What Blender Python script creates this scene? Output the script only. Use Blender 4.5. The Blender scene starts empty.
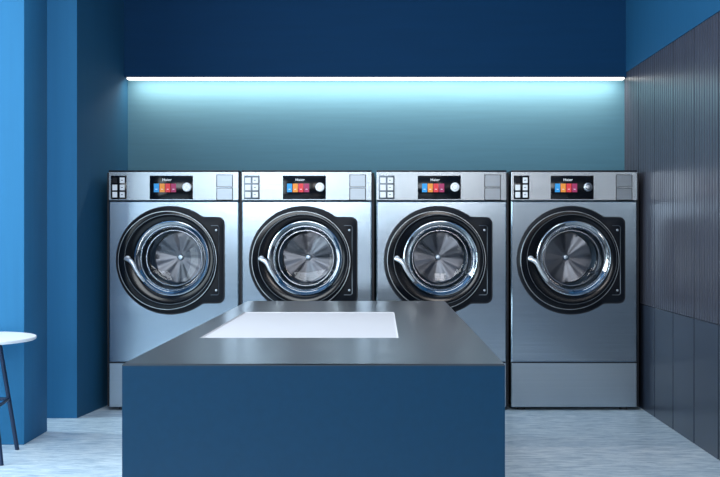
import bpy, bmesh, math, random
from mathutils import Vector, Matrix
random.seed(3)
scene = bpy.context.scene
COL = scene.collection
try:
    scene.view_settings.view_transform = 'Standard'
except Exception:
    pass

# ------------------------------------------------------------ materials
def mat(name, col, rough=0.5, metal=0.0, noise=None, bump=0.0, emit=None, estr=0.0, coat=0.0, vary=0.12, spec=0.5, aniso=None):
    """noise = (sx,sy,sz) object-space stretch"""
    m = bpy.data.materials.new(name); m.use_nodes = True
    nt = m.node_tree; b = nt.nodes['Principled BSDF']
    c = (col[0], col[1], col[2], 1)
    b.inputs['Base Color'].default_value = c
    b.inputs['Roughness'].default_value = rough
    b.inputs['Metallic'].default_value = metal
    b.inputs['Specular IOR Level'].default_value = spec
    b.inputs['Coat Weight'].default_value = coat
    if emit:
        b.inputs['Emission Color'].default_value = (*emit, 1)
        b.inputs['Emission Strength'].default_value = estr
    if noise is None: noise = (8, 8, 8)
    tc = nt.nodes.new('ShaderNodeTexCoord'); mp = nt.nodes.new('ShaderNodeMapping')
    mp.inputs['Scale'].default_value = noise
    nz = nt.nodes.new('ShaderNodeTexNoise'); nz.inputs['Scale'].default_value = 1.0
    nz.inputs['Detail'].default_value = 4
    nt.links.new(tc.outputs['Object'], mp.inputs['Vector']); nt.links.new(mp.outputs['Vector'], nz.inputs['Vector'])
    cr = nt.nodes.new('ShaderNodeValToRGB')
    cr.color_ramp.elements[0].position = 0.3; cr.color_ramp.elements[1].position = 0.7
    cr.color_ramp.elements[0].color = tuple(x*(1-vary) for x in c[:3])+(1,)
    cr.color_ramp.elements[1].color = tuple(min(1, x*(1+vary)) for x in c[:3])+(1,)
    nt.links.new(nz.outputs['Fac'], cr.inputs['Fac']); nt.links.new(cr.outputs['Color'], b.inputs['Base Color'])
    if bump > 0:
        bp = nt.nodes.new('ShaderNodeBump'); bp.inputs['Strength'].default_value = bump
        bp.inputs['Distance'].default_value = 0.002
        nt.links.new(nz.outputs['Fac'], bp.inputs['Height']); nt.links.new(bp.outputs['Normal'], b.inputs['Normal'])
    return m

M = {}
M['wall_blue'] = mat('blue_paint', (0.021, 0.148, 0.305), 0.7, noise=(40,40,2), vary=0.03, spec=0.25)
M['wall_deep'] = mat('deep_blue_paint', (0.007, 0.075, 0.17), 0.7, noise=(40,40,2), vary=0.04, spec=0.25)
M['wall_shade'] = mat('blue_paint_shaded', (0.013, 0.088, 0.175), 0.7, noise=(40,40,2), vary=0.03, spec=0.25)  # wall blue with the shade of the right-facing return mixed into the colour
M['soffit'] = mat('navy_paint', (0.0012, 0.031, 0.088), 0.7, noise=(2,2,30), vary=0.05, spec=0.12)
M['teal'] = mat('teal_paint', (0.072, 0.186, 0.250), 0.75, noise=(3,3,60), vary=0.04, spec=0.2)
M['ceil'] = mat('ceiling_paint', (0.05, 0.15, 0.30), 0.8)
M['panel_up'] = mat('ribbed_slate_laminate', (0.052, 0.055, 0.074), 0.28, noise=(6,6,6), vary=0.06, spec=0.5)
M['panel_lo'] = mat('dark_blue_laminate', (0.032, 0.042, 0.064), 0.30, noise=(6,6,6), vary=0.06, spec=0.45)
M['steel'] = mat('brushed_steel', (0.320, 0.395, 0.465), 0.22, 1.0, noise=(1.5,1.5,220), vary=0.07, bump=0.03)
M['steel_light'] = mat('bright_brushed_steel', (0.25, 0.288, 0.322), 0.27, 1.0, noise=(1.5,1.5,250), vary=0.07, bump=0.03)
M['steel_right'] = mat('bright_brushed_steel_right', (0.37, 0.415, 0.455), 0.27, 1.0, noise=(1.5,1.5,250), vary=0.07, bump=0.03)  # lighter copy of the control-panel steel for the rightmost machine
M['steel_dim'] = mat('flap_brushed_steel', (0.24, 0.275, 0.31), 0.33, 1.0, noise=(1.5,1.5,250), vary=0.06)
M['plinth'] = mat('plinth_steel', (0.35, 0.425, 0.49), 0.36, 1.0, noise=(1.5,1.5,120), vary=0.02)
M['edge'] = mat('dark_edge', (0.008, 0.010, 0.015), 0.4, spec=0.3)
M['black'] = mat('gloss_black_plastic', (0.003, 0.004, 0.006), 0.13, vary=0.1, spec=0.25)
M['blackm'] = mat('satin_black_plastic', (0.004, 0.006, 0.010), 0.42, spec=0.2)
M['chrome'] = mat('chrome', (0.72, 0.77, 0.82), 0.16, 1.0, vary=0.02)
M['lever'] = mat('pale_satin_chrome', (0.86, 0.89, 0.92), 0.28, 0.7, vary=0.02)
M['chromed'] = mat('smoked_chrome', (0.45, 0.52, 0.59), 0.2, 1.0, vary=0.02)
M['satin'] = mat('satin_silver', (0.42, 0.46, 0.50), 0.3, 1.0, vary=0.04)
M['hair'] = mat('dark_satin_line', (0.12, 0.14, 0.16), 0.35, 1.0, vary=0.04)
M['drum'] = mat('drum_steel', (0.140, 0.136, 0.142), 0.31, 1.0, vary=0.03)
M['drumside'] = mat('drum_side_steel', (0.10, 0.13, 0.16), 0.33, 1.0, vary=0.1)
M['white'] = mat('white_plastic', (0.84, 0.86, 0.88), 0.4, vary=0.03)
M['print'] = mat('white_print', (0.85, 0.87, 0.9), 0.5, emit=(0.9,0.95,1), estr=0.35, vary=0.01)
M['ctop'] = mat('island_steel_top', (0.085, 0.098, 0.112), 0.28, 0.75, noise=(120,2,2), vary=0.03)
M['cbase'] = mat('island_blue_satin', (0.001, 0.037, 0.085), 0.30, noise=(60,60,60), vary=0.04, spec=0.32)
M['basin'] = mat('pale_inset', (0.60, 0.585, 0.60), 0.6, vary=0.015, noise=(3,1,1), spec=0.2)
M['ttop'] = mat('white_table_laminate', (0.9, 0.9, 0.91), 0.4, vary=0.02)
M['tleg'] = mat('navy_metal', (0.006, 0.022, 0.06), 0.4, 0.2)
M['led'] = mat('led_diffuser', (1,1,1), 0.5, emit=(1.0,0.96,0.88), estr=1.6, vary=0.0)
M['frame'] = mat('window_frame_paint', (0.03, 0.12, 0.25), 0.5)
M['rubber'] = mat('rubber_gray', (0.03, 0.035, 0.045), 0.6)
for i,(n,c) in enumerate([('blue',(0.04,0.28,0.60)),('orange',(0.72,0.25,0.05)),('red',(0.62,0.05,0.06)),('crimson',(0.32,0.04,0.11))]):
    M['t%d'%i] = mat('tile_'+n, c, 0.3, emit=c, estr=0.3, vary=0.02, spec=0.1)
# glass
g = bpy.data.materials.new('clear_door_glass'); g.use_nodes = True
nt = g.node_tree; nt.nodes.clear()
o = nt.nodes.new('ShaderNodeOutputMaterial'); mx = nt.nodes.new('ShaderNodeMixShader')
tr = nt.nodes.new('ShaderNodeBsdfTransparent'); tr.inputs['Color'].default_value = (0.88,0.92,0.96,1)
gl = nt.nodes.new('ShaderNodeBsdfGlossy'); gl.inputs['Roughness'].default_value = 0.05
fr = nt.nodes.new('ShaderNodeFresnel'); fr.inputs['IOR'].default_value = 1.3
nt.links.new(fr.outputs[0], mx.inputs[0]); nt.links.new(tr.outputs[0], mx.inputs[1]); nt.links.new(gl.outputs[0], mx.inputs[2])
nt.links.new(mx.outputs[0], o.inputs[0]); M['glass'] = g
# floor
def floor_mat():
    m = bpy.data.materials.new('pale_grained_vinyl'); m.use_nodes = True
    nt = m.node_tree; b = nt.nodes['Principled BSDF']; L = nt.links
    tc = nt.nodes.new('ShaderNodeTexCoord')
    mp = nt.nodes.new('ShaderNodeMapping'); mp.inputs['Scale'].default_value = (9.0, 42, 1)
    nz = nt.nodes.new('ShaderNodeTexNoise'); nz.inputs['Scale'].default_value = 1; nz.inputs['Detail'].default_value = 9
    nz.inputs['Distortion'].default_value = 0.6; nz.inputs['Roughness'].default_value=0.72
    L.new(tc.outputs['Object'], mp.inputs['Vector']); L.new(mp.outputs['Vector'], nz.inputs['Vector'])
    cr = nt.nodes.new('ShaderNodeValToRGB')
    cr.color_ramp.elements[0].position = 0.38; cr.color_ramp.elements[0].color = (0.33,0.46,0.56,1)
    cr.color_ramp.elements[1].position = 0.61; cr.color_ramp.elements[1].color = (0.72,0.82,0.87,1)
    L.new(nz.outputs['Fac'], cr.inputs['Fac'])
    L.new(cr.outputs['Color'], b.inputs['Base Color'])
    b.inputs['Roughness'].default_value = 0.38
    return m
M['floor'] = floor_mat()

# ------------------------------------------------------------ mesh helpers
def finish(name, bm, material, parent=None, loc=(0,0,0), smooth=False):
    bmesh.ops.recalc_face_normals(bm, faces=bm.faces[:])
    me = bpy.data.meshes.new(name); bm.to_mesh(me); bm.free()
    me.materials.append(material)
    ob = bpy.data.objects.new(name, me); COL.objects.link(ob)
    ob.location = loc
    if parent: ob.parent = parent
    if smooth:
        for p in me.polygons: p.use_smooth = True
        try: me.set_sharp_from_angle(angle=math.radians(35))
        except Exception: pass
    return ob

def add_box(bm, x0,x1,y0,y1,z0,z1, bev=0.0, seg=2):
    r = bmesh.ops.create_cube(bm, size=1)
    vs = r['verts']
    bmesh.ops.scale(bm, vec=(x1-x0,y1-y0,z1-z0), verts=vs)
    bmesh.ops.translate(bm, vec=((x0+x1)/2,(y0+y1)/2,(z0+z1)/2), verts=vs)
    if bev > 0:
        es = list({e for v in vs for e in v.link_edges})
        bmesh.ops.bevel(bm, geom=es, offset=bev, segments=seg, profile=0.5, affect='EDGES')

def box(name, x0,x1,y0,y1,z0,z1, material, bev=0.0, parent=None, seg=2, smooth=None):
    """origin at the middle of the base"""
    cx, cy = (x0+x1)/2, (y0+y1)/2
    bm = bmesh.new(); add_box(bm, x0-cx,x1-cx,y0-cy,y1-cy,0,z1-z0,bev,seg)
    return finish(name, bm, material, parent, (cx,cy,z0), smooth=(bev>0 if smooth is None else smooth))

def loft(name, loops, material, parent=None, close=False, cap_end=False, loc=(0,0,0), smooth=True, n=72):
    """loops: list of (cx, cz, r or function(theta), y)"""
    bm = bmesh.new(); rings = []
    for (cx,cz,r,y) in loops:
        ring = []
        for i in range(n):
            a = 2*math.pi*i/n
            rr = r(a) if callable(r) else r
            ring.append(bm.verts.new((cx+rr*math.cos(a), y, cz+rr*math.sin(a))))
        rings.append(ring)
    m = len(rings)
    for k in range(m if close else m-1):
        A = rings[k]; B = rings[(k+1)%m]
        for i in range(n):
            j = (i+1)%n
            bm.faces.new((A[i],A[j],B[j],B[i]))
    if cap_end: bm.faces.new(rings[-1])
    return finish(name, bm, material, parent, loc, smooth)

def tube(name, pts, r, material, parent=None, n=10, loc=(0,0,0)):
    bm = bmesh.new(); rings=[]
    pts=[Vector(p) for p in pts]
    rad = r if isinstance(r,(list,tuple)) else [r]*len(pts)
    for i,p in enumerate(pts):
        d = (pts[min(i+1,len(pts)-1)]-pts[max(i-1,0)]).normalized()
        ref = Vector((0,1,0)) if abs(d.y)<0.9 else Vector((1,0,0))
        u = d.cross(ref).normalized(); v = d.cross(u).normalized()
        rings.append([bm.verts.new(p+(u*math.cos(2*math.pi*k/n)+v*math.sin(2*math.pi*k/n))*rad[i]) for k in range(n)])
    for a,b in zip(rings,rings[1:]):
        for k in range(n):
            bm.faces.new((a[k],a[(k+1)%n],b[(k+1)%n],b[k]))
    bm.faces.new(rings[0]); bm.faces.new(rings[-1])
    return finish(name,bm,material,parent,loc,True)

def structure(ob): ob['kind']='structure'; return ob
def top(ob, label, cat, group=None):
    ob['label']=label; ob['category']=cat
    if group: ob['group']=group

# ------------------------------------------------------------ layout numbers
CZ = 0.93; F = 1050.0; SM = 190.0
D = F/SM            # machine front plane
DB = 6.0            # back wall
XR = 1.389; XLB = -1.446
YF = -2.2; ZC = 2.9; XL = -2.7
ZS = 1.818; SP = 0.06

structure(box('floor', XL-0.1, XR+0.2, YF-0.1, DB+0.1, -0.1, 0.0, M['floor']))
structure(box('ceiling', XL-0.1, XR+0.2, YF-0.1, DB+0.1, ZC, ZC+0.1, M['ceil']))
structure(box('wall_back', XL-0.1, XR+0.2, DB, DB+0.1, 0, ZC, M['teal']))
structure(box('wall_back.001', XLB-0.02, XR, DB-SP, DB, ZS, ZC, M['soffit']))
structure(box('wall_front', XL-0.1, XR+0.2, YF-0.1, YF, 0, ZC, M['soffit']))
structure(box('wall_right', XR+0.045, XR+0.2, YF, DB, 0, ZC, M['edge']))
ZP = 1.844
structure(box('wall_right.001', XR-0.004, XR+0.045, YF, DB, ZP, ZC, M['wall_deep']))
ZSEAM = 0.556
PW=0.335
def flutes():
    bm = bmesh.new(); nf=9
    y1 = DB
    while y1 > YF+0.01:
        y0=max(YF,y1-PW); g=0.006
        a0,a1=y0+g,y1-g; w=(a1-a0)/nf
        prof=[(XR+0.045,a0)]
        for k in range(nf):
            s=a0+k*w
            prof += [(XR+0.001,s+(0.0 if k==0 else 0.0035)),(XR,s+0.006),(XR,s+w-0.006),(XR+0.001,s+w-(0.0 if k==nf-1 else 0.0035))]
            if k<nf-1: prof += [(XR+0.0055,s+w-0.003),(XR+0.0055,s+w+0.003)]
        prof.append((XR+0.045,a1))
        a=[bm.verts.new((x,yy,ZSEAM+0.0015)) for x,yy in prof]; b=[bm.verts.new((x,yy,ZP)) for x,yy in prof]
        for i in range(len(prof)-1): bm.faces.new((a[i],a[i+1],b[i+1],b[i]))
        bm.faces.new(a)
        y1-=PW
    return finish('wall_right.002', bm, M['panel_up'])
structure(flutes())
def lower():
    bm = bmesh.new(); y1=DB
    while y1 > YF+0.01:
        add_box(bm, XR, XR+0.045, max(YF,y1-PW)+0.006, y1-0.006, 0.0, ZSEAM-0.0015, 0.001)
        y1-=PW
    return finish('wall_right.003', bm, M['panel_lo'])
structure(lower())

# left wall with window openings
def left_wall():
    bm = bmesh.new()
    add_box(bm, XL-0.1, XL, YF, 0.2, 0, ZC)
    add_box(bm, XL-0.1, XL, 4.3, DB, 0, ZC)
    add_box(bm, XL-0.1, XL, 0.2, 4.3, 0, 0.3)
    add_box(bm, XL-0.1, XL, 0.2, 4.3, 2.6, ZC)
    return finish('wall_left', bm, M['wall_blue'])
structure(left_wall())
def window():
    bm = bmesh.new()
    for y in (0.2,1.55,2.9,4.25):
        add_box(bm, XL-0.07, XL-0.02, y, y+0.05, 0.3, 2.6)
    for z in (0.3,2.55):
        add_box(bm, XL-0.07, XL-0.02, 0.2, 4.3, z, z+0.05)
    return finish('window_1', bm, M['frame'])
structure(window())
structure(box('wall_left.001', XL, -1.573, 4.63, 4.95, 0, ZC, M['wall_blue'], 0.004))
def pilB():
    bm = bmesh.new()
    pts=[(XL,5.30),(-1.535,5.30),(XLB,DB),(XL,DB)]
    lo=[bm.verts.new((x,y,0)) for x,y in pts]; hi=[bm.verts.new((x,y,ZC)) for x,y in pts]
    bm.faces.new(lo); bm.faces.new(hi)
    for i in range(4):
        f=bm.faces.new((lo[i],lo[(i+1)%4],hi[(i+1)%4],hi[i]))
        if i==1: f.material_index=1     # shade on the return beside the machines is painted into its colour
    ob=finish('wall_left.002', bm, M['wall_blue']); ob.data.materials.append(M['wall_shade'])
    return ob
structure(pilB())

led = box('led_strip_light', XLB+0.006, XR-0.010, DB-0.052, DB-0.004, ZS-0.011, ZS+0.004, M['led'])
top(led, 'warm white linear light tucked under the navy upper wall', 'light')

# ------------------------------------------------------------ washing machine
def px(v): return v/SM
DCX, DCZ = -0.018, px(411-260.5)
ICX, ICZ = -0.006, px(411-258.5)

def text_mesh(s, size):
    cu = bpy.data.curves.new('lettering','FONT'); cu.body=s; cu.size=size; cu.align_x='CENTER'; cu.extrude=0.0003; cu.space_character=1.1
    o = bpy.data.objects.new('lettering',cu); COL.objects.link(o)
    dg = bpy.context.evaluated_depsgraph_get()
    me = bpy.data.meshes.new_from_object(o.evaluated_get(dg))
    bpy.data.objects.remove(o)
    return me

def build_machine(dark_keys, wscale=1.0, dark_knob=False):
    W = 0.684*wscale; h = W/2; DEP = DB-D-0.02
    root = bpy.data.objects.new('washing_machine', None); COL.objects.link(root); root.empty_display_size=0.1
    Z0 = px(48)+0.003; Z1 = px(210)-0.002; ZT = px(240)
    bm = bmesh.new()
    R=0.215
    n=96; angs=[2*math.pi*i/n for i in range(n)]
    corners=[math.atan2(z-ICZ,x-ICX)%(2*math.pi) for x in(-h,h) for z in (Z0,Z1)]
    angs = sorted(angs+corners)
    outer=[];inner=[];back=[];inner2=[]
    for a in angs:
        c,s=math.cos(a),math.sin(a); t=1e9
        if c>1e-9: t=min(t,(h-ICX)/c)
        if c<-1e-9: t=min(t,(-h-ICX)/c)
        if s>1e-9: t=min(t,(Z1-ICZ)/s)
        if s<-1e-9: t=min(t,(Z0-ICZ)/s)
        ox,oz=ICX+t*c,ICZ+t*s
        k=0.006
        fx=max(-h+k,min(h-k,ox)); fz=max(Z0+k,min(Z1-k,oz))
        outer.append(bm.verts.new((fx,0,fz))); inner.append(bm.verts.new((ICX+R*c,0,ICZ+R*s)))
        back.append((bm.verts.new((ox,k,oz)),bm.verts.new((ox,DEP,oz))))
        inner2.append(bm.verts.new((ICX+R*c,0.05,ICZ+R*s)))
    m=len(angs)
    for i in range(m):
        j=(i+1)%m
        bm.faces.new((inner[i],inner[j],outer[j],outer[i]))
        bm.faces.new((inner[i],inner2[i],inner2[j],inner[j]))
        bm.faces.new((outer[i],outer[j],back[j][0],back[i][0]))
        bm.faces.new((back[i][0],back[j][0],back[j][1],back[i][1]))
    bm.faces.new([b[1] for b in back])
    finish('body', bm, M['steel'], root)
    for sx in (-1,1):
        # dark strip standing in for the shade in the gap between neighbouring cabinets
        x0=sx*(h+0.0065)-0.0062; box('gap_shade_strip', x0, x0+0.0124, 0.02, DEP-0.02, 0.02, ZT-0.01, M['edge'],0,root)
    pl = box('plinth', -h+0.001,h-0.001, 0.004,DEP, 0.018, px(48)-0.003, M['plinth'], 0.003, root, smooth=False)
    pl['label']='lighter steel plinth below the body'
    for sx in (-1,1):
        for yy in (0.06,DEP-0.06):
            bm=bmesh.new(); bmesh.ops.create_cone(bm,cap_ends=True,segments=20,radius1=0.024,radius2=0.018,depth=0.02)
            finish('foot',bm,M['rubber'],root,(sx*(h-0.06),yy,0.010),True)
    box('seam_strip', -h+0.004,h-0.004, 0.008,DEP-0.01, px(48)-0.003, Z0, M['edge'],0,root)
    box('control_panel', -h,h, -0.004,DEP, Z1+0.004, ZT-0.006, M['steel_right'] if dark_knob else M['steel_light'], 0.002, root, smooth=False)
    box('top_cover', -h,h, -0.006,DEP, ZT-0.006, ZT+0.002, M['edge'], 0.002, root)
    zc0,zc1 = px(411-199.5), px(411-176)
    dx0,dx1 = (-0.125,0.101)
    disp = box('display', dx0,dx1,-0.009,-0.003, zc0,zc1, M['black'],0.001,root)
    disp['label']='black glass touch display'
    ox,oy,oz = disp.location
    yb=-0.009
    for i in range(4):
        x0=-px(19.5)+i*px(5.7)
        box('icon_tile', x0-ox,x0+px(5.0)-ox,yb-0.0012-oy,yb-oy, px(411-192.5)-oz,px(411-184)-oz, M['t%d'%i],0,disp)
        box('icon_bar', x0-ox+0.008,x0+px(5.0)-ox-0.008,yb-0.0018-oy,yb-0.0010-oy, px(411-189.8)-oz,px(411-189.4)-oz, M['print'],0,disp)
    tm = text_mesh('Haier', 0.020); tm.materials.append(M['print'])
    t = bpy.data.objects.new('brand_lettering', tm); COL.objects.link(t); t.parent=disp
    t.rotation_euler=(math.radians(90),0,0); t.location=(-px(6.5)-ox,yb-0.0008-oy,px(411-181.4)-oz)
    dm = M['satin'] if dark_knob else M['white']
    loft('dial', [(0,0,px(4.6),0),(0,0,px(4.6),-0.004),(0,0,px(4.2),-0.008),(0,0,px(3.4),-0.010)], dm, disp, cap_end=True, loc=(px(13.4)-ox,yb-oy,px(411-187.5)-oz), n=32)
    loft('dial_ring', [(0,0,px(2.8),-0.0101),(0,0,px(2.8),-0.0108),(0,0,px(2.3),-0.0108),(0,0,px(2.3),-0.0101)], M['edge'] if dark_knob else M['satin'], disp, close=True, loc=(px(13.4)-ox,yb-oy,px(411-187.5)-oz), n=32)
    kx0=-px(62.5)*wscale; kx1=kx0+px(15.5)
    kp = box('keypad', kx0,kx1,-0.009,-0.003,zc0,zc1, M['black'] if dark_keys else M['hair'],0.001,root)
    kp['label']='black keypad with small white keys' if dark_keys else 'gray keypad with white keys'
    kox,koy,koz=kp.location
    for r in range(3):
        for c in range(2):
            kw = px(4.8) if dark_keys else px(5.6)
            x0=kx0+px(1.6 if dark_keys else 1.2)+c*px(7.4); z0=zc0+px(1.6)+r*px(7.2)
            mm=M['white']
            if dark_keys and c==0 and r==2: mm=M['blackm']
            box('key', x0-kox,x0+kw-kox,-0.012-koy,-0.0085-koy,z0-koz,z0+px(5.6)-koz,mm,0.001,kp,1)
            if c==1: box('key_mark', x0-kox+px(1.2),x0+px(3.2)-kox,-0.0125-koy,-0.0118-koy,z0-koz+px(2.5),z0+px(3.2)-koz,M['hair'],0,kp)
    for (a,b) in ((175.5,187),(188.7,200)):
        sx0=px(43.5)*wscale; sx1=sx0+px(15)
        box('flap_border', sx0-0.004,sx1+0.004,-0.0052,-0.003, px(411-b)-0.003,px(411-a)+0.003, M['edge'],0,root)
        box('flap', sx0,sx1,-0.0065,-0.003, px(411-b),px(411-a), M['steel_dim'],0,root)
    RO=px(54.3)
    def rect_r(x1,zh,rc,Rc):
        def f(a):
            c,s=math.cos(a),math.sin(a); best=Rc
            if c>0:
                lo,hi=0.0,0.6
                for _ in range(30):
                    mid=(lo+hi)/2; X=mid*c; Z=abs(mid*s)
                    ix=x1-rc; iz=zh-rc
                    dx=max(0,X-ix); dz=max(0,Z-iz)
                    if math.hypot(dx,dz)<=rc: lo=mid
                    else: hi=mid
                best=max(best,lo)
            return best
        return f
    f0=rect_r(0.286,0.228,0.035,RO); f1=rect_r(0.282,0.224,0.033,RO-0.003); f2=rect_r(0.279,0.221,0.032,RO-0.006)
    loft('door_trim',[(DCX,DCZ,f0,0.0),(DCX,DCZ,f0,-0.006),(DCX,DCZ,f1,-0.010),(DCX,DCZ,f2,-0.010),(DCX,DCZ,f2,0.0)],M['edge'],root,close=True,n=160)
    loft('door_surround',[(DCX,DCZ,f2,0.0),(DCX,DCZ,f2,-0.009),(DCX,DCZ,rect_r(0.270,0.212,0.03,RO-0.014),-0.013),(ICX,ICZ,0.232,-0.013),(ICX,ICZ,0.205,0.02),(ICX,ICZ,0.205,0.05)],M['blackm'],root,n=160)['label']='satin black plastic surround with squared hinge side'
    hp=[(0.215,0.182),(0.250,0.182),(0.258,0.174),(0.258,-0.174),(0.250,-0.182),(0.215,-0.182)]
    tube('hinge_pocket_rim',[(DCX+x,-0.014,DCZ+z) for x,z in hp],0.0022,M['hair'],root,8)
    for s in (-1,1):
        loft('screw',[(0,0,0.006,0),(0,0,0.006,-0.003),(0,0,0.004,-0.004)],M['satin'],root,cap_end=True,loc=(DCX+0.243,-0.012,DCZ+s*0.158),n=16)
    RD=0.262; dxx=DCX-0.010
    mx_,mz_=(dxx+ICX)/2,(DCZ+ICZ)/2
    door = loft('door',[(dxx,DCZ,RD,-0.011),(dxx,DCZ,RD,-0.026),(dxx,DCZ,RD-0.004,-0.030),(dxx,DCZ,RD-0.018,-0.031),(mx_,mz_,0.236,-0.031),(mx_,mz_,0.233,-0.027),(ICX,ICZ,0.205,-0.027),(ICX,ICZ,0.199,-0.024),(ICX,ICZ,0.194,0.0)],M['black'],root,close=False,n=96)
    door['label']='glossy black flat round door ring'
    loft('door_bezel',[(dxx,DCZ,RD-0.003,-0.029),(dxx,DCZ,RD-0.004,-0.0325),(dxx,DCZ,RD-0.006,-0.0325),(dxx,DCZ,RD-0.007,-0.029)],M['satin'],door,close=True,n=96)['label']='thin silver outer rim'
    loft('door_groove',[(mx_,mz_,0.2365,-0.030),(mx_,mz_,0.2360,-0.0320),(mx_,mz_,0.2340,-0.0320),(mx_,mz_,0.2335,-0.027)],M['hair'],door,close=True,n=96)['label']='hairline dark silver ring'
    loft('door_inner_rim',[(ICX,ICZ,0.1955,-0.022),(ICX,ICZ,0.1950,-0.027),(ICX,ICZ,0.1915,-0.028),(ICX,ICZ,0.1895,-0.026),(ICX,ICZ,0.189,-0.020)],M['chrome'],door,n=96)['label']='polished chrome inner rim'
    loft('glass_sleeve',[(ICX,ICZ,0.189,-0.020),(ICX,ICZ,0.186,0.03),(ICX,ICZ,0.184,0.05)],M['drumside'],door,n=96)['label']='dark metal sleeve around the glass'
    loft('door_glass',[(ICX,ICZ,0.188,-0.020),(ICX,ICZ,0.182,-0.010),(ICX,ICZ,0.172,0.015),(ICX,ICZ,0.162,0.035),(ICX,ICZ,0.148,0.047),(ICX,ICZ,0.12,0.052),(ICX,ICZ,0.06,0.055),(ICX,ICZ,0.004,0.056)],M['glass'],door,n=72)['label']='clear bowl-shaped glass'
    loft('glass_step_ring',[(ICX,ICZ,0.1705,0.012),(ICX,ICZ,0.1705,0.008),(ICX,ICZ,0.1675,0.008),(ICX,ICZ,0.1675,0.012)],M['chrome'],door,close=True,n=72)
    loft('glass_seat_ring',[(ICX,ICZ,0.1480,0.045),(ICX,ICZ,0.1480,0.040),(ICX,ICZ,0.1445,0.040),(ICX,ICZ,0.1445,0.045)],M['chrome'],door,close=True,n=72)
    pts=[];rad=[]
    path=[(-0.240,0.0),(-0.228,-0.004),(-0.210,-0.012),(-0.196,-0.028),(-0.184,-0.055),(-0.166,-0.085),(-0.146,-0.112),(-0.140,-0.12)]
    for i,(x,z) in enumerate(path):
        y=-0.044-0.012*math.sin(math.pi*i/(len(path)-1))
        pts.append((ICX+x,y,ICZ+z)); rad.append([0.009,0.0105,0.0125,0.011,0.0095,0.0085,0.0075,0.005][i])
    hd=tube('door_handle',pts,rad,M['lever'],door,14); hd['label']='pale curved chrome lever handle'
    loft('handle_mount',[(0,0,0.014,0),(0,0,0.014,-0.016),(0,0,0.010,-0.019)],M['lever'],door,cap_end=True,loc=(ICX-0.228,-0.029,ICZ+0.0),n=28)
    loft('tub_gasket',[(ICX,ICZ,0.205,0.05),(ICX,ICZ,0.184,0.055),(ICX,ICZ,0.180,0.09)],M['rubber'],root,n=72)
    drum = loft('drum',[(ICX,ICZ,0.180,0.09),(ICX,ICZ,0.175,0.10),(ICX,ICZ,0.163,0.20),(ICX,ICZ,0.140,0.22)],M['drumside'],root,n=72)
    drum['label']='stainless steel drum'
    # drum back: soft radial waves shaped to imitate light streaks on brushed metal, fine ribs
    bm=bmesh.new(); n=240; rings=[]
    for q,(r,yy0,am) in enumerate([(0.142,0.0,0),(0.138,-0.006,0.3),(0.134,-0.006,1),(0.11,-0.005,1),(0.08,-0.004,1),(0.05,-0.002,1),(0.02,0.0,1)]):
        ring=[]
        for i in range(n):
            a=2*math.pi*i/n
            w=am*r*(0.042*math.cos(4*a+0.9)+0.0045*math.cos(15*a+0.4))
            ring.append(bm.verts.new((r*math.cos(a),yy0-0.006*am*r/0.14+w,r*math.sin(a))))
        rings.append(ring)
    for A,B in zip(rings,rings[1:]):
        for i in range(n):
            j=(i+1)%n; bm.faces.new((A[i],A[j],B[j],B[i]))
    bm.faces.new(rings[-1])
    db=finish('drum_back',bm,M['drum'],drum,(ICX,0.222,ICZ),True); db['label']='brushed drum back with waves imitating radial light streaks'
    loft('drum_hub',[(0,0,0.017,0.005),(0,0,0.016,-0.008),(0,0,0.012,-0.012),(0,0,0.006,-0.013)],M['satin'],drum,cap_end=True,loc=(ICX,0.220,ICZ),n=40)
    for k in range(3):
        a0=math.radians(90+120*k)
        bm=bmesh.new()
        c=Vector((math.cos(a0),0,math.sin(a0))); tdir=Vector((-math.sin(a0),0,math.cos(a0)))
        V=[]
        for (y,w,hh) in ((0.11,0.010,0.008),(0.215,0.014,0.010)):
            base=Vector((ICX,y,ICZ))
            R2=0.173 if y<0.15 else 0.150
            V.append([bm.verts.new(base+c*R2+tdir*w),bm.verts.new(base+c*(R2-hh)+tdir*w*0.4),bm.verts.new(base+c*(R2-hh)-tdir*w*0.4),bm.verts.new(base+c*R2-tdir*w)])
        for i in range(4): bm.faces.new((V[0][i],V[0][(i+1)%4],V[1][(i+1)%4],V[1][i]))
        bm.faces.new(V[0]); bm.faces.new(V[1])
        finish('drum_lifter',bm,M['drumside'],drum)
    return root

centers=[173.8,306.7,441.5,574.2]
def kids(o): 
    return [c for c in COL.objects if c.parent==o]
def dup(src):
    new=src.copy(); COL.objects.link(new)
    for c in kids(src):
        nc=c.copy(); nc.parent=new; COL.objects.link(nc)
        for s in kids(c):
            ns=s.copy(); ns.parent=nc; COL.objects.link(ns)
    return new
m1=build_machine(True); m2=build_machine(False)
m3=dup(m2)
m4=build_machine(True,0.97,True)
for root in (m2,m3,m4):     # the gap strip to the previous machine belongs to that machine only
    g=[c for c in kids(root) if c.name.startswith('gap_shade_strip') and c.location.x<0]
    for c in g: bpy.data.objects.remove(c)
labs=['brushed steel front-loading washing machine with black keypad beside blue wall',
      'brushed steel front-loading washing machine with gray keypad',
      'brushed steel front-loading washing machine with gray keypad',
      'slightly narrower steel washing machine with black keypad beside dark paneling']
for r,c,l in zip((m1,m2,m3,m4),centers,labs):
    r.location=((c-381)/SM, D, 0)
    top(r,l,'washing machine','row of steel washing machines')

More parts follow.
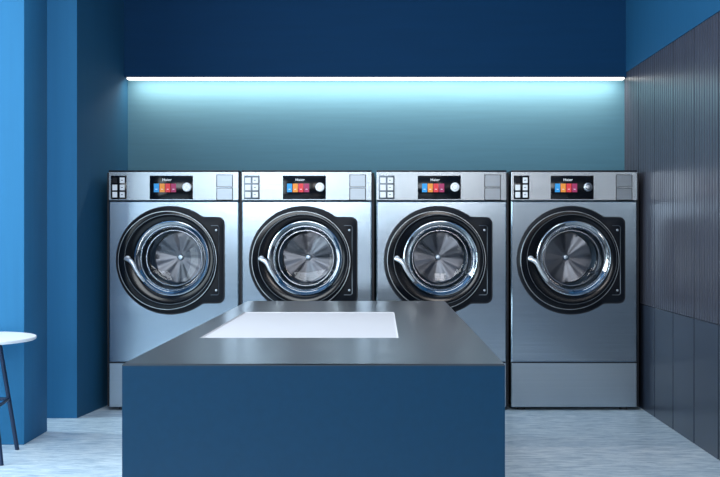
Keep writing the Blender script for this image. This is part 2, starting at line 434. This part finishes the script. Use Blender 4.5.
# ------------------------------------------------------------ island
isl = bpy.data.objects.new('island_counter',None); COL.objects.link(isl)
ix0,ix1=-0.618,0.296; iy0,iy1=2.506,4.861; H=0.62
icx,icy=(ix0+ix1)/2,(iy0+iy1)/2
isl.location=(icx,icy,0)
top(isl,'long blue island counter with dark steel top and pale inset panel','counter')
bx0,bx1,by0,by1=-0.543,0.054,3.135,4.175
TH=0.005
box('counter_base',ix0-icx,ix1-icx,iy0-icy,iy1-icy,0,H-TH-0.02,M['cbase'],0,isl)['label']='satin dark blue base'
def frame_mesh(name,z0,z1,ins,material,parent,bev=True):
    bm=bmesh.new()
    o=[(ix0-icx+ins,iy0-icy+ins),(ix1-icx-ins,iy0-icy+ins),(ix1-icx-ins,iy1-icy-ins),(ix0-icx+ins,iy1-icy-ins)]
    i=[(bx0-icx,by0-icy),(bx1-icx,by0-icy),(bx1-icx,by1-icy),(bx0-icx,by1-icy)]
    L=lambda P,z:[bm.verts.new((x,y,z)) for x,y in P]
    ot,ob_,it,ib=L(o,z1),L(o,z0),L(i,z1),L(i,z0)
    for k in range(4):
        j=(k+1)%4
        bm.faces.new((ot[k],ot[j],it[j],it[k])); bm.faces.new((ob_[k],ob_[j],ib[j],ib[k]))
        bm.faces.new((ot[k],ot[j],ob_[j],ob_[k])); bm.faces.new((it[k],it[j],ib[j],ib[k]))
    if bev:
        es=[e for e in bm.edges if all(v in ot for v in e.verts)]
        bmesh.ops.bevel(bm,geom=es,offset=0.002,segments=2,affect='EDGES')
    return finish(name,bm,material,parent)
frame_mesh('counter_collar',H-TH-0.02,H-TH,0.0,M['cbase'],isl,False)
frame_mesh('countertop',H-TH,H,0.0,M['ctop'],isl)['label']='dark gray satin steel top'
# shallow inset: pale floor a couple of millimetres below the steel
bm=bmesh.new()
X0,X1,Y0,Y1=bx0-icx+0.001,bx1-icx-0.001,by0-icy+0.001,by1-icy-0.001
rr=[]
for ins,z in ((0,H-0.0005),(0.002,H-0.0005),(0.003,H-0.003)):
    rr.append([bm.verts.new(p) for p in ((X0+ins,Y0+ins,z),(X1-ins,Y0+ins,z),(X1-ins,Y1-ins,z),(X0+ins,Y1-ins,z))])
for A,B in zip(rr,rr[1:]):
    for k in range(4): bm.faces.new((A[k],A[(k+1)%4],B[(k+1)%4],B[k]))
bm.faces.new(rr[-1])
finish('inset_panel',bm,M['basin'],isl)['label']='pale shallow inset panel'

# ------------------------------------------------------------ side table
tb = bpy.data.objects.new('side_table',None); COL.objects.link(tb)
tb.location=(-1.70,4.35,0)
top(tb,'small round white table on slim navy metal legs','table')
def tabletop():
    bm=bmesh.new(); n=64; rings=[]
    for r,z in ((0.252,0.488),(0.259,0.491),(0.26,0.499),(0.258,0.502)):
        rings.append([bm.verts.new((r*math.cos(2*math.pi*i/n),r*math.sin(2*math.pi*i/n),z)) for i in range(n)])
    for A,B in zip(rings,rings[1:]):
        for i in range(n): bm.faces.new((A[i],A[(i+1)%n],B[(i+1)%n],B[i]))
    bm.faces.new(rings[0]); bm.faces.new(rings[-1])
    return finish('tabletop',bm,M['ttop'],tb,smooth=True)
tabletop()
for a in (-37,53,143,233):
    r=math.radians(a); c,s=math.cos(r),math.sin(r)
    tube('leg',[(0.13*c,0.13*s,0.489),(0.22*c,0.22*s,0.0)],0.009,M['tleg'],tb,12)
pr=[]
for a in (-37,53,143,233,323):
    r=math.radians(a); pr.append((0.178*math.cos(r),0.178*math.sin(r),0.225))
for i in range(4): tube('stretcher',[pr[i],pr[i+1]],0.007,M['tleg'],tb,8)

# ------------------------------------------------------------ lights
def area(name,loc,rot,sx,sy,power,col):
    l=bpy.data.lights.new(name,'AREA'); l.shape='RECTANGLE'; l.size=sx; l.size_y=sy; l.energy=power; l.color=col
    o=bpy.data.objects.new(name,l); COL.objects.link(o); o.location=loc; o.rotation_euler=[math.radians(r) for r in rot]
    return o
area('window_daylight',(XL+0.02,2.35,1.45),(0,-90,0),2.2,3.8,175,(0.80,0.94,1.0))
area('front_fill_light',(-1.3,YF+0.05,1.95),(90,0,0),2.2,1.2,105,(0.88,0.95,1.0))  # unseen fill added behind the camera for the steel fronts to reflect
area('front_fill_light',(0.75,YF+0.05,2.0),(90,0,0),0.6,1.1,34,(1.0,0.95,0.92))  # second added fill, varies the reflections across the steel
area('overhead_key_light',(-0.3,3.0,ZC-0.02),(0,0,0),2.2,2.4,60,(0.94,0.98,1.0))  # unseen key light added overhead to brighten room and floor
area('recess_daylight',(-2.5,5.12,1.4),(0,-90,0),2.4,0.3,24,(0.74,0.93,1.0))
area('led_glow',((XLB+XR)/2,DB-0.080,ZS-0.02),(20,0,0),2.74,0.03,14.5,(1.0,0.80,0.68))
w=bpy.data.worlds.new('world'); scene.world=w; w.use_nodes=True
w.node_tree.nodes['Background'].inputs[0].default_value=(0.5,0.72,1,1)
w.node_tree.nodes['Background'].inputs[1].default_value=0.6

# ------------------------------------------------------------ camera
cd=bpy.data.cameras.new('camera'); cam=bpy.data.objects.new('camera',cd); COL.objects.link(cam)
cam.location=(0,0,CZ); cam.rotation_euler=(math.radians(90),0,0)
cd.sensor_width=36; cd.lens=36*F/720
cd.shift_x=-21/720; cd.shift_y=-4.5/720
cd.clip_start=0.05
scene.camera=cam
